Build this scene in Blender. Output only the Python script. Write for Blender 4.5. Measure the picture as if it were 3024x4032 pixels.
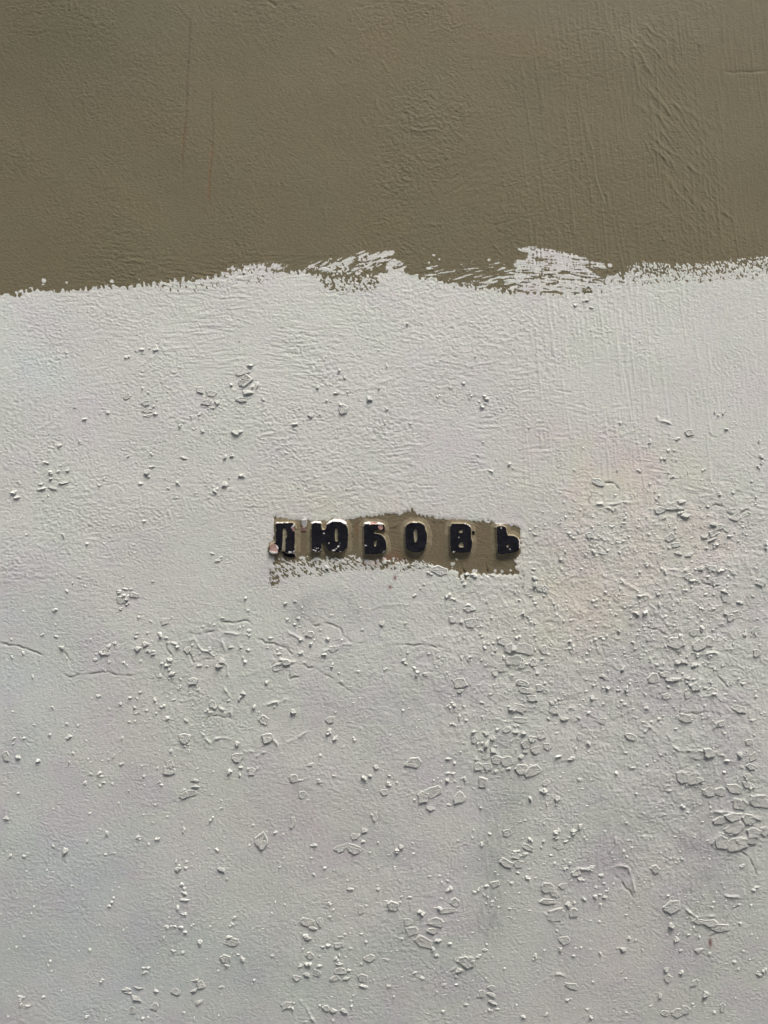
import bpy, math, random
import numpy as np
from mathutils import Vector

for o in list(bpy.data.objects):
    bpy.data.objects.remove(o)
random.seed(7)
rng = np.random.default_rng(11)
SC = bpy.context.scene
COL = SC.collection
R = math.radians

# ------------------------------------------------------------------ camera, sky, sun, exposure
S = 0.8 / 3024.0            # metres of wall per unit of the layout grid
SHADE_EAVE_Y, SHADE_EAVE_Z = 1.42, 2.15   # edge of the added shading eave: distance from the wall, height above the eye
EYE = 1.45                  # eye height above the pavement
cam_d = bpy.data.cameras.new('camera')
cam_d.sensor_fit = 'HORIZONTAL'
cam_d.sensor_width = 36.0
cam_d.lens = 36.0
cam_d.clip_start = 0.02
cam_d.clip_end = 400.0
cam = bpy.data.objects.new('camera', cam_d)
cam.location = (0.0, -0.8, EYE)
cam.rotation_euler = (R(90), 0, 0)
COL.objects.link(cam)
SC.camera = cam

SUN = Vector((0.22, -0.35, 0.90)).normalized()      # towards the light
w = bpy.data.worlds.new('World')
SC.world = w
w.use_nodes = True
wn = w.node_tree
bg = wn.nodes['Background']
sky = wn.nodes.new('ShaderNodeTexSky')
sky.sky_type = 'NISHITA'
sky.sun_disc = False
sky.sun_elevation = math.asin(SUN.z)
sky.sun_rotation = math.atan2(SUN.x, SUN.y)
sky.air_density = 0.7
sky.dust_density = 6.0
sky.ozone_density = 0.6
bg.inputs['Strength'].default_value = 0.10
wn.links.new(sky.outputs[0], bg.inputs['Color'])
sd = bpy.data.lights.new('sun', 'SUN')
sd.energy = 1.5
sd.angle = R(30)
sd.color = (1.0, 0.965, 0.90)
so = bpy.data.objects.new('sun', sd)
so.rotation_euler = SUN.to_track_quat('Z', 'Y').to_euler()
so.location = (0.3, -2, 5)
COL.objects.link(so)

SC.view_settings.view_transform = 'Standard'
SC.view_settings.look = 'None'
SC.view_settings.exposure = 1.33
SC.view_settings.gamma = 1.0
SC.view_settings.use_curve_mapping = False
SC.render.engine = 'CYCLES'

# ------------------------------------------------------------------ helpers
def P(px, py, h_mm=0.0):
    """layout grid -> world: the wall stands in the plane y = 0, relief towards -y"""
    return ((px - 1512.0) * S, -h_mm * 0.001, EYE + (2016.0 - py) * S)

def empty(name, loc, label, cat, group=None):
    o = bpy.data.objects.new(name, None)
    o.empty_display_size = 0.02
    o.location = loc
    o['label'] = label
    o['category'] = cat
    if group:
        o['group'] = group
    COL.objects.link(o)
    return o

def mesh_np(name, verts, faces):
    """faces: (n,4) or (n,3) int array"""
    k = faces.shape[1]
    m = bpy.data.meshes.new(name)
    m.vertices.add(len(verts))
    m.vertices.foreach_set('co', np.ascontiguousarray(verts, dtype=np.float32).ravel())
    m.loops.add(faces.size)
    m.loops.foreach_set('vertex_index', np.ascontiguousarray(faces, dtype=np.int32).ravel())
    m.polygons.add(len(faces))
    m.polygons.foreach_set('loop_start', np.arange(0, faces.size, k, dtype=np.int32))
    m.polygons.foreach_set('use_smooth', np.ones(len(faces), dtype=bool))
    m.update(calc_edges=True)
    return m

def link(name, m, mat, parent=None):
    o = bpy.data.objects.new(name, m)
    if mat and not m.materials:
        m.materials.append(mat)
    COL.objects.link(o)
    if parent:
        o.parent = parent
        o.location = -Vector(parent.location) if False else o.location
    return o

def put_under(o, root):
    """parent with the mesh already in world space"""
    o.parent = root
    o.location = Vector(o.location) - Vector(root.location)

def attr_f(m, name, a):
    t = m.attributes.new(name, 'FLOAT', 'POINT')
    t.data.foreach_set('value', np.ascontiguousarray(a, dtype=np.float32))

def attr_c(m, name, a):
    t = m.attributes.new(name, 'FLOAT_COLOR', 'POINT')
    b = np.ones((len(a), 4), dtype=np.float32)
    b[:, :3] = a
    t.data.foreach_set('color', b.ravel())

def sub_grid(idx_faces, verts, **attrs):
    used = np.unique(idx_faces)
    remap = np.full(len(verts), -1, dtype=np.int64)
    remap[used] = np.arange(len(used))
    return verts[used], remap[idx_faces], {k: v[used] for k, v in attrs.items()}

# ------------------------------------------------------------------ noise fields on the layout grid
STEP = 3.45
X0, X1, Y0, Y1 = -110.0, 3134.0, -110.0, 4142.0
GX = np.arange(X0, X1, STEP)
GY = np.arange(Y0, Y1, STEP)
W, H = len(GX), len(GY)
XX, YY = np.meshgrid(GX, GY)
FX = np.fft.fftfreq(W)[None, :]
FY = np.fft.fftfreq(H)[:, None]

def fnoise(wl, ang=0.0, aniso=1.0, bw=0.55):
    """band limited noise; wl = wavelength in layout units across the strokes,
    ang = stroke direction in degrees (0 = along x), aniso = how much longer along the stroke"""
    a = R(ang)
    fx, fy = FX / STEP, FY / STEP
    u = (fx * math.cos(a) + fy * math.sin(a)) * aniso
    v = -fx * math.sin(a) + fy * math.cos(a)
    k = np.sqrt(u * u + v * v) * wl
    flt = np.exp(-(np.log(np.maximum(k, 1e-6)) / bw) ** 2)
    n = np.fft.ifft2(np.fft.fft2(rng.standard_normal((H, W))) * flt).real
    return n / n.std()

def lowpass(wl):
    fx, fy = FX / STEP, FY / STEP
    n = np.fft.ifft2(np.fft.fft2(rng.standard_normal((H, W))) * np.exp(-((fx ** 2 + fy ** 2) * wl * wl))).real
    return n / n.std()

def blob(cx, cy, rx, ry, p=1.0):
    return np.exp(-(((XX - cx) / rx) ** 2 + ((YY - cy) / ry) ** 2) ** p)

def sstep(a, b, x):
    t = np.clip((x - a) / (b - a), 0, 1)
    return t * t * (3 - 2 * t)

def poly_sdf(px, py, pts):
    """signed distance to a polygon, positive inside"""
    pts = np.asarray(pts, float)
    d = np.full(px.shape, 1e9)
    inside = np.zeros(px.shape, bool)
    n = len(pts)
    for i in range(n):
        ax, ay = pts[i]
        bx, by = pts[(i + 1) % n]
        ex, ey = bx - ax, by - ay
        L = ex * ex + ey * ey + 1e-9
        t = np.clip(((px - ax) * ex + (py - ay) * ey) / L, 0, 1)
        d = np.minimum(d, (px - ax - t * ex) ** 2 + (py - ay - t * ey) ** 2)
        c = ((ay > py) != (by > py)) & (px < ex * (py - ay) / (by - ay + 1e-12) + ax)
        inside ^= c
    d = np.sqrt(d)
    return np.where(inside, d, -d)

def smooth_poly(pts, it=2):
    pts = [tuple(p) for p in pts]
    for _ in range(it):
        q = []
        for i in range(len(pts)):
            a, b = pts[i], pts[(i + 1) % len(pts)]
            q.append((a[0] * .75 + b[0] * .25, a[1] * .75 + b[1] * .25))
            q.append((a[0] * .25 + b[0] * .75, a[1] * .25 + b[1] * .75))
        pts = q
    return pts

# ------------------------------------------------------------------ where the white coat ends
edge = np.array([(-200, 1168), (0, 1160), (60, 1163), (118, 1140), (160, 1138), (220, 1152), (273, 1146), (340, 1140),
                 (410, 1128), (480, 1132), (547, 1123), (630, 1112), (711, 1103), (800, 1095), (884, 1083), (950, 1070),
                 (1030, 1062), (1100, 1072), (1185, 1070), (1260, 1085), (1340, 1100), (1430, 1095), (1512, 1075),
                 (1545, 1052), (1594, 1076), (1694, 1098), (1785, 1119), (1877, 1135), (1986, 1146), (2100, 1152),
                 (2250, 1152), (2370, 1120), (2387, 1090), (2469, 1078), (2560, 1088), (2697, 1078), (2834, 1068),
                 (3024, 1052), (3300, 1040)], float)
e_y = np.interp(XX, edge[:, 0], edge[:, 1])
e_j = fnoise(26, 90, 1.6)
e_f = fnoise(17, 70, 1.8)
coat = (YY - e_y) + 6 * e_j + 3.2 * e_f              # > 0 : white paint

def streak(region, n, thr, gain=14.0):
    """dry brush paint inside a region (0..1 weight): raises coat where the stroke noise is high"""
    global coat
    v = (n - thr) * gain
    coat = np.where(region > 0.02, np.maximum(coat, np.where(region > 0, v - (1 - region) * gain * 3.2, -99)), coat)

def bare(region, n, thr, gain=12.0):
    """paint missing inside a region"""
    global coat
    v = (n - thr) * gain + (1 - region) * gain * 3.2
    coat = np.where(region > 0.02, np.minimum(coat, v), coat)

def mixn(wl, ang, an, wide=0.6):
    n = fnoise(wl, ang, an, 0.9) + wide * fnoise(wl * 3.2, ang, max(1.0, an * 0.6), 0.9) + 0.35 * fnoise(wl * 0.8, 0, 1, 0.7)
    return n / n.std()
s20 = mixn(15, -24, 6.0)
s10 = mixn(13, -11, 8.0)
s3 = mixn(12, 4, 9.0, 0.45)
s70 = mixn(15, -62, 2.6)
s60 = mixn(18, 58, 2.0)
iso = mixn(20, 0, 1.0)

def poly_region(pts, soft):
    return sstep(-soft, soft * 0.4, poly_sdf(XX, YY, pts))

# strokes lifting off the edge (left of centre)
streak(poly_region([(885, 1085), (892, 1055), (1000, 1040), (1112, 1035), (1130, 1048), (1060, 1080)], 14), s70, -0.15)
streak(poly_region([(1195, 1060), (1230, 1035), (1400, 1000), (1500, 985), (1560, 985), (1545, 1010), (1600, 1050), (1590, 1072), (1500, 1060), (1300, 1075)], 20), s20, 0.05)
streak(poly_region([(1260, 1040), (1420, 1010), (1540, 985), (1500, 1040), (1420, 1085), (1300, 1085)], 18), iso + 0.6 * s20, 0.35)
bare(poly_region([(1240, 1075), (1330, 1080), (1420, 1080), (1495, 1100), (1505, 1140), (1440, 1150), (1290, 1148), (1250, 1120)], 22), iso + 0.8 * s60, -0.55)
bare(poly_region([(560, 1120), (720, 1095), (840, 1085), (860, 1125), (800, 1150), (640, 1150)], 20), s60 + 0.4 * iso, -0.95)
bare(poly_region([(950, 1085), (1090, 1080), (1080, 1115), (980, 1120)], 20), s60 + 0.4 * iso, -1.05)
# thin horizontal dry strokes
streak(poly_region([(1640, 1075), (1700, 1040), (1860, 1020), (1960, 1015), (2030, 1050), (2030, 1140), (1900, 1135), (1780, 1112)], 30), s10, 1.05)
streak(poly_region([(1780, 1115), (1850, 1085), (2030, 1080), (2030, 1148), (1900, 1138)], 20), s10, 0.35)
# the square brush patch
patch = poly_region([(2030, 1150), (2027, 1030), (2078, 1020), (2082, 976), (2150, 978), (2241, 998), (2330, 1028), (2385, 1048), (2380, 1090), (2378, 1150)], 7)
streak(patch, s3 + 0.45 * fnoise(15, 90, 4.0), -0.75, 16)
streak(poly_region([(2038, 976), (2082, 974), (2090, 990), (2045, 990)], 8), s3, 0.1)
bare(poly_region([(2050, 1045), (2200, 1062), (2300, 1050), (2360, 1062), (2340, 1085), (2200, 1112), (2060, 1120)], 20), s3 + 0.35 * iso, -0.25)
bare(poly_region([(2315, 1058), (2400, 1060), (2420, 1080), (2375, 1084), (2340, 1078)], 8), s3, 1.5)
bare(poly_region([(2020, 1138), (2150, 1142), (2290, 1150), (2260, 1158), (2060, 1150)], 9), s3, 0.2)
bare(poly_region([(2292, 1140), (2325, 1132), (2332, 1152), (2300, 1158)], 8), iso, 1.0)
bare(poly_region([(2366, 1080), (2382, 1084), (2380, 1150), (2364, 1160)], 8), iso + .5 * s70, -0.2)
# stippled edge on the right
st = mixn(15, 75, 1.6, 0.5)
streak(poly_region([(2470, 1085), (2480, 1045), (2540, 1032), (2700, 1040), (2850, 1025), (3160, 1000), (3160, 1060), (2830, 1075), (2560, 1092)], 16), st, 0.15)
bare(poly_region([(2390, 1090), (2560, 1085), (2840, 1065), (3160, 1050), (3160, 1085), (2840, 1105), (2560, 1122), (2400, 1118)], 18), st, -0.75)
# single specks of white above the edge
for (sx, sy, sr) in [(172, 1105, 9), (170, 1120, 6), (440, 1108, 8), (262, 1112, 6), (1705, 1005, 4), (1690, 1035, 4), (1730, 1020, 4), (1925, 1020, 4), (2402, 1046, 9), (545, 1105, 4), (2348, 1000, 4)]:
    coat = np.maximum(coat, sr - np.hypot(XX - sx, (YY - sy) * 1.2) + 1.5 * e_f)

# the strip around the letters that the white paint leaves free
STRIP = [(1075, 2035), (1118, 2041), (1157, 2052), (1190, 2049), (1222, 2052), (1287, 2054), (1306, 2043), (1365, 2048), (1411, 2037),
         (1476, 2032), (1541, 2022), (1580, 2028), (1600, 2018), (1622, 2006), (1645, 2028), (1736, 2043), (1801, 2047),
         (1931, 2056), (1997, 2067), (2049, 2077), (2043, 2129), (2049, 2175), (2029, 2207), (2036, 2240),
         (2043, 2263), (1985, 2262), (1925, 2259), (1900, 2262), (1866, 2258), (1842, 2270), (1835, 2290), (1828, 2268), (1818, 2250), (1808, 2278), (1800, 2250), (1780, 2243), (1765, 2246),
         (1740, 2254), (1720, 2240), (1697, 2222), (1640, 2216), (1606, 2217), (1541, 2205), (1476, 2206), (1411, 2198), (1332, 2200), (1248, 2196),
         (1150, 2213), (1079, 2222), (1082, 2181), (1088, 2120), (1085, 2062)]
strip = poly_sdf(XX, YY, STRIP)
strip_n = strip + 2.6 * e_f + 2.2 * iso
coat = np.where(strip > -60, np.minimum(coat, -strip_n), coat)
drag = mixn(14, 38, 2.4, 0.7)
bare(poly_region([(1085, 2205), (1200, 2195), (1420, 2195), (1600, 2215), (1700, 2225), (1640, 2245), (1420, 2240), (1280, 2262), (1120, 2275), (1075, 2290), (1062, 2250)], 24), drag, -0.30)
bare(poly_region([(1060, 2235), (1085, 2230), (1105, 2300), (1060, 2305)], 14), drag, 0.1)
streak(poly_region([(1090, 2195), (1300, 2175), (1420, 2180), (1640, 2200), (1740, 2230), (1600, 2225), (1100, 2225)], 22), drag, 0.9)
for (sx, sy, sr) in [(1782, 2220, 8), (1797, 2203, 4), (1780, 2235, 3), (1870, 2248, 9), (1980, 2250, 7), (1950, 2247, 6), (2010, 2246, 4)]:
    coat = np.maximum(coat, sr - np.hypot(XX - sx, (YY - sy) * 1.1) + 1.5 * e_f)
coat = np.clip(coat, -40, 40)
in_strip = sstep(-6, 8, strip)

# ------------------------------------------------------------------ relief (millimetres)
lowmix = lowpass(260)
lowmix2 = lowpass(420)
upper = sstep(20, -20, YY - e_y)                     # 1 on the khaki field
right = sstep(1850, 2300, XX) * sstep(2250, 1850, YY)
orange = fnoise(14, 3, 1.9, 0.9)
orange2 = fnoise(30, -6, 1.6, 1.0)
fine = fnoise(9.5, 0, 1.4, 0.6)
hb = fnoise(19, -5, 9.0, 0.8)
hb2 = fnoise(17, 8, 8.0, 0.8)
vb = fnoise(17, 84, 18.0, 0.8)
db = fnoise(21, 52, 6.0, 0.8)
db2 = fnoise(22, -35, 4.0)
rough = sstep(1750, 2300, YY) * (0.55 + 0.45 * np.clip(lowmix, -1, 1))
hgt = 0.25 * lowmix2 + 0.03 * fnoise(150)
amp = (1 - upper) * (0.098 + 0.02 * np.clip(lowmix, -1, 1)) + upper * (0.062 + 0.022 * np.clip(lowmix2, -1, 1))
patchy = np.clip(0.85 + 0.45 * lowpass(90), 0.25, 1.6)
amp = 1.0 * amp * (1 - 0.25 * right) * (1 - 0.28 * sstep(1900, 2400, YY))
hgt += amp * patchy * (0.75 * orange + 0.45 * fine) + amp * 0.8 * orange2 * (0.7 + 0.3 * np.clip(lowmix2, -1, 1))
hband = (blob(900, 1330, 900, 260) + 0.6 * blob(1200, 1850, 900, 200) + 0.7 * blob(2100, 1700, 600, 330) + 0.6 * blob(700, 1050, 600, 120) + 0.7 * blob(2850, 1980, 350, 180) + 0.5 * blob(150, 2300, 500, 350))
tw = sstep(-0.5, 0.5, lowmix)
hgt += 0.085 * np.clip(hband, 0, 1) * (hb * tw + hb2 * (1 - tw)) * np.clip(0.7 + 0.5 * lowpass(140), 0, 1.5)
hgt += right * 0.095 * np.maximum(vb, -0.6) * (0.6 + 0.4 * np.clip(lowmix, -1, 1))
cross = blob(1700, 600, 520, 420) + blob(2000, 450, 300, 500)
hgt += cross * 0.028 * (db * np.clip(lowmix, 0, 1.2) + db2 * np.clip(-lowmix, 0, 1.2) + 0.5 * orange2)
hgt += blob(700, 380, 420, 380) * 0.02 * db
diag = poly_region([(2480, 60), (2640, 120), (2830, 560), (2830, 930), (2700, 960), (2560, 420)], 90)
hgt += diag * 0.09 * np.maximum(db, -0.5)
# blisters and crumbs too small to single out
cr = fnoise(15)
dens = np.clip(blob(2350, 2420, 420, 330) + blob(2720, 2480, 330, 480) + 0.7 * blob(2700, 3200, 420, 500) + 0.6 * blob(1950, 2700, 380, 500)
               + 0.4 * blob(1500, 3600, 500, 350) + 0.35 * blob(700, 2750, 350, 500) + 0.45 * blob(2860, 2050, 260, 220) + 0.3 * blob(1400, 2600, 500, 400) + 0.06, 0, 1)
dens *= (1 - upper) * sstep(1850, 2100, YY + 0.15 * (XX - 1512))
cr = cr + 0.8 * fnoise(60)
hgt += 0.22 * np.clip(cr - (2.6 - 0.8 * dens), 0, 1.6) * dens
flk = fnoise(42)
hgt += 0.22 * sstep(1.2, 1.4, flk) * dens

# torn edges of older coats: broad steps with ragged borders
tn = fnoise(190, 0, 1.0, 0.8) + 0.45 * fnoise(70, 0, 1, 0.9) + 0.10 * fnoise(24, 0, 1, 0.9)
tz = np.clip(dens * 0.9 - 0.08, 0, 0.6)
for lv, st_ in ((0.15, 0.34), (0.95, -0.30), (-0.75, 0.30), (1.5, 0.34)):
    hgt += tz * st_ * sstep(lv - 0.035, lv + 0.035, tn)
    hgt += tz * 0.42 * np.exp(-((tn - lv) / 0.04) ** 2) * sstep(0.3, 1.0, fnoise(110, 0, 1, 0.8))

# the coat has a thickness, the strip lies deeper
hgt += 0.09 * sstep(-4, 4, coat) - 0.10 * sstep(-30, 0, coat) * sstep(60, 0, coat) * 0
hgt *= (1 - 0.45 * in_strip)
hgt -= 0.40 * sstep(-14, 8, strip_n)
hgt += 0.22 * np.exp(-((strip_n + 9) / 7.0) ** 2) * sstep(2120, 2230, YY + 0.25 * (XX - 1512))

# vertical drag lines of the brush on the right and slanted trowel ridges
lines = []
for i in range(190):
    x = rng.uniform(2050, 2900); y = rng.uniform(-50, 1750); L = rng.uniform(60, 330)
    if rng.random() > 1.0 - 0.55 * (x > 2480) * (y > 1000):
        continue
    t = rng.normal(0.115, 0.03)
    lines.append(([(x, y), (x + t * L * .5 + rng.normal(0, 2), y + L * .5), (x + t * L, y + L)], rng.uniform(0.09, 0.25), 4.0, 'l'))
for i in range(46):
    f = rng.random()
    x = 2480 + f * 230 + rng.normal(0, 50); y = 120 + f * 680 + rng.normal(0, 70); L = rng.uniform(50, 150)
    a = R(rng.normal(52, 10))
    bend = rng.normal(0, 6)
    lines.append(([(x, y), (x + L * .5 * math.cos(a) + bend, y + L * .5 * math.sin(a)), (x + L * math.cos(a), y + L * math.sin(a))], rng.uniform(0.12, 0.28), 5.0, 'l'))
for i in range(60):
    x = rng.uniform(1150, 2050); y = rng.uniform(0, 1000); L = rng.uniform(18, 80)
    a = R(rng.choice([55, 60, -20, 5, 85]) + rng.normal(0, 10))
    lines.append(([(x, y), (x + L * math.cos(a), y + L * math.sin(a))], rng.uniform(0.10, 0.26) * rng.choice([1, -.6]), 5, 'l'))
for i in range(30):
    x = rng.uniform(300, 1150); y = rng.uniform(0, 900); L = rng.uniform(18, 90)
    a = R(rng.choice([60, -25, 50]) + rng.normal(0, 10))
    lines.append(([(x, y), (x + L * math.cos(a), y + L * math.sin(a))], rng.uniform(0.06, 0.18) * rng.choice([1, -.6]), 5, 'l'))
lines.append(([(1605, 510), (1660, 518), (1725, 508)], 0.4, 4, 'l'))
lines.append(([(1478, 385), (1482, 415), (1490, 432)], 0.3, 4.5, 'l'))
lines.append(([(1052, 2), (1088, 25)], -0.5, 4.5, 'l'))
lines.append(([(2320, 545), (2333, 590), (2345, 700), (2385, 815)], 0.42, 4.5, 'l'))
lines.append(([(2326, 550), (2338, 590), (2350, 700), (2390, 815)], -0.3, 4, 'l'))
lines.append(([(2850, 280), (2890, 286), (2920, 282), (2960, 284), (3024, 276)], -0.35, 4, 'l'))
LINE1 = [(750, 30), (741, 212), (735, 334), (732, 455), (723, 547), (717, 626), (717, 729)]
LINE2 = [(835, 340), (832, 425), (837, 516), (835, 583), (823, 705), (823, 784)]
lines.append((LINE1, -0.22, 4, 'l'))
lines.append((LINE2, -0.22, 4, 'l'))

# cracks and lifted edges, traced square by square: r = raised lip, g = open crack, f = faint hair ridge
SQ = {'A': (0, 1200), 'B': (1008, 1200), 'C': (2016, 1200), 'D': (0, 2200), 'E': (1008, 2200), 'F': (2016, 2200),
      'G': (0, 3032), 'H': (1008, 3032), 'I': (2016, 3032)}
QS = 1659.0 / 1008.0
CRACKS = """
A f 850,430 930,380 1000,330 1060,285 1220,275 1330,235 1450,205 1560,190
A f 1550,235 1600,260 1659,290 1790,330 1890,345 1940,375 1980,412
A f 150,855 300,780 420,690
A f 500,610 640,600
B f 330,440 430,475 470,515 540,545 700,550 780,520 850,490 930,465
B f 950,430 1050,390 1190,365 1300,380 1400,395 1560,365
C g 520,1185 600,1155 660,1155 700,1200 690,1225
C g 520,1225 495,1265 495,1295 465,1340 455,1390
C r 525,1300 600,1290 690,1285 760,1280
C r 610,1310 650,1325 690,1310
C g 360,1345 370,1365
C g 1270,1320 1320,1295 1370,1310 1410,1360 1450,1380 1500,1340 1560,1305
C r 985,1300 1060,1275 1100,1260
C g 1280,820 1285,850 1335,865 1385,820 1400,780
C r 940,720 945,750 990,755 1030,770
C f 1400,1500 1395,1600
D g 0,548 120,565 200,595 290,640
D g 390,735 440,765 560,750 660,735 790,755 920,750
D g 1430,410 1520,415 1600,400 1650,435
D g 1210,480 1300,490 1420,460
D r 1405,515 1450,475 1500,480 1600,490
D r 1440,530 1465,600
D g 1080,545 1090,600 1130,640
D r 1080,545 1150,555
D r 1210,535 1260,515 1290,570 1350,600 1390,640
D g 1215,600 1255,670 1390,645
D r 1440,640 1470,690 1480,770
D r 1450,830 1490,910 1500,1020
D g 1310,1070 1350,1025 1420,1015 1530,1045
D r 1300,1125 1365,1195
D r 1375,1185 1400,1165 1480,1165
D r 1575,1245 1650,1250
D g 410,600 460,670
E g 0,520 90,550 170,570 260,640
E g 290,680 400,720 500,780
E g 520,800 650,880
E g 440,420 520,440 560,490 610,545 700,545
E r 430,600 560,560 640,545
E g 860,560 1000,560 1140,565 1270,600
E r 200,465 250,495 310,530
E g 345,400 375,440 420,430
E g 255,400 330,375
E r 105,655 260,665
E g 215,730 220,780 300,750
E r 200,1190 260,1165 330,1120
E r 80,1130 110,1170 155,1245
E r 0,1280 60,1250
E r 50,950 220,915
E f 1210,290 1000,295 820,300 740,330
F r 690,130 780,190 830,220
F r 870,225 890,290 940,345 990,400
F r 990,190 950,280 945,340
F g 860,445 940,455 1000,490
F g 1185,180 1230,160 1300,175 1380,165
F r 985,65 1000,110 985,150
F r 1020,70 1060,70 1100,85 1140,65
F r 890,640 910,680 950,690
F r 950,715 1050,715
F r 1165,605 1250,620 1310,605 1370,635
F g 1310,590 1450,620
F r 1205,680 1210,840 1240,890 1270,890 1330,850
F g 1240,700 1320,730 1360,790 1410,840
F g 1080,930 1090,1010 1280,990 1290,900
F r 1295,1115 1340,1060 1400,1020
F r 1000,1130 1030,1185 1085,1245 1160,1240 1310,1250
F r 1075,1378 1210,1388
F r 1520,1590 1570,1535 1650,1535
F r 1420,1570 1500,1560 1520,1590
F f 935,920 970,1060 975,1100
F r 850,1130 890,1085 920,1115
F f 460,440 600,430
H r 280,1485 340,1560 380,1640
H f 1335,840 1350,920
H r 1255,1310 1300,1265
H r 1305,1260 1350,1205 1400,1215 1435,1240
H g 225,285 230,340 245,375
H r 850,855 890,870 920,895
I r 670,430 665,480 620,530 580,580
I r 640,635 700,615 755,630 780,690 805,800
I g 650,660 720,740 790,830
I r 215,1365 250,1325 310,1320 360,1345
I r 380,650 440,635 520,645
I r 1300,270 1380,270 1480,300 1580,360
I r 1380,335 1480,350
I r 1285,490 1340,410 1440,415
I r 1450,430 1580,450
I r 1520,420 1590,375 1655,380
I g 1390,600 1420,540 1470,520 1530,560 1575,640 1575,740
I f 1385,600 1400,690
I r 1375,810 1480,825
I g 1500,840 1410,930 1370,1030 1280,1080
I r 1100,880 1180,945 1330,945
I r 205,920 280,990 330,990
"""
for ln in CRACKS.strip().splitlines():
    q, kind, *pts = ln.split()
    ox, oy = SQ[q]
    pl = [(ox + float(p.split(',')[0]) / QS, oy + float(p.split(',')[1]) / QS) for p in pts]
    a, wd = {'r': (0.95, 3.8), 'g': (-0.70, 3.4), 'f': (0.26, 3.4)}[kind]
    lines.append((pl, a, wd, kind))
# cracks in the strip itself
for pl, a in (([(1813, 2211), (1818, 2235), (1828, 2250), (1838, 2268)], -0.9), ([(1912, 2213), (1917, 2238), (1922, 2260), (1930, 2270)], -0.8),
              ([(1944, 2215), (1948, 2235)], -0.4), ([(1575, 2055), (1560, 2070), (1540, 2078)], 0.5), ([(1400, 2064), (1430, 2045)], 0.5), ([(1700, 2050), (1750, 2058)], 0.3),
              ([(2050, 2230), (2060, 2270), (2055, 2330)], -0.6), ([(1380, 2090), (1388, 2110), (1378, 2140)], 0.3)):
    lines.append((pl, a, 4.0, 'g'))

brk = fnoise(70, 0, 1, 0.8)
crack_dark = np.zeros((H, W))
def add_line(pl, a, wd, kind):
    global hgt
    p = np.array(pl, float)
    if kind in 'rg' and len(p) > 1:                   # break the traced line up a little
        q = [p[0]]
        for i in range(len(p) - 1):
            L = np.hypot(*(p[i + 1] - p[i]))
            n = max(1, int(L / 16))
            for k in range(1, n + 1):
                c = p[i] + (p[i + 1] - p[i]) * k / n
                q.append(c + (rng.normal(0, 2.6, 2) if k < n else 0))
        p = np.array(q)
    m = 60 if kind == 'r' else 18
    i0, i1 = np.searchsorted(GX, [p[:, 0].min() - m, p[:, 0].max() + m])
    j0, j1 = np.searchsorted(GY, [p[:, 1].min() - m, p[:, 1].max() + m])
    if i1 <= i0 or j1 <= j0:
        return
    x, y = XX[j0:j1, i0:i1], YY[j0:j1, i0:i1]
    best = np.full(x.shape, 1e9)
    low = np.zeros(x.shape)
    tot = np.concatenate([[0], np.cumsum(np.hypot(*np.diff(p, axis=0).T))])
    par = np.zeros(x.shape)
    for k in range(len(p) - 1):
        e = p[k + 1] - p[k]
        L2 = float(e @ e) + 1e-9
        t = np.clip(((x - p[k, 0]) * e[0] + (y - p[k, 1]) * e[1]) / L2, 0, 1)
        dx, dy = x - p[k, 0] - t * e[0], y - p[k, 1] - t * e[1]
        d = np.hypot(dx, dy)
        u = d < best
        best = np.where(u, d, best)
        low = np.where(u, dy, low)
        par = np.where(u, (tot[k] + t * (tot[k + 1] - tot[k])) / tot[-1], par)
    taper = np.clip(np.minimum(par, 1 - par) * 6 + 0.25, 0, 1)
    h = a * np.exp(-(best / wd) ** 2)
    if kind == 'r':                                   # a lifted edge: the paint slopes back down below it
        h = h * 0.85 + 0.32 * a * np.exp(-best / 18.0) * (low > 0)
    if kind == 'g':
        h = h + 0.25 * abs(a) * np.exp(-best / 12.0) * (low < 0)
    if kind in 'rgf':
        taper = taper * np.clip(0.72 + 0.5 * brk[j0:j1, i0:i1], 0.25, 1.25)
    if kind == 'g':
        crack_dark[j0:j1, i0:i1] = np.maximum(crack_dark[j0:j1, i0:i1], np.exp(-(best / 2.6) ** 2) * np.clip(taper, 0, 1))
    hgt[j0:j1, i0:i1] += h * taper

for l in lines:
    add_line(*l)

def h_at(px, py):
    i = int(np.clip((px - X0) / STEP, 0, W - 1))
    j = int(np.clip((py - Y0) / STEP, 0, H - 1))
    return float(hgt[j, i])

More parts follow.
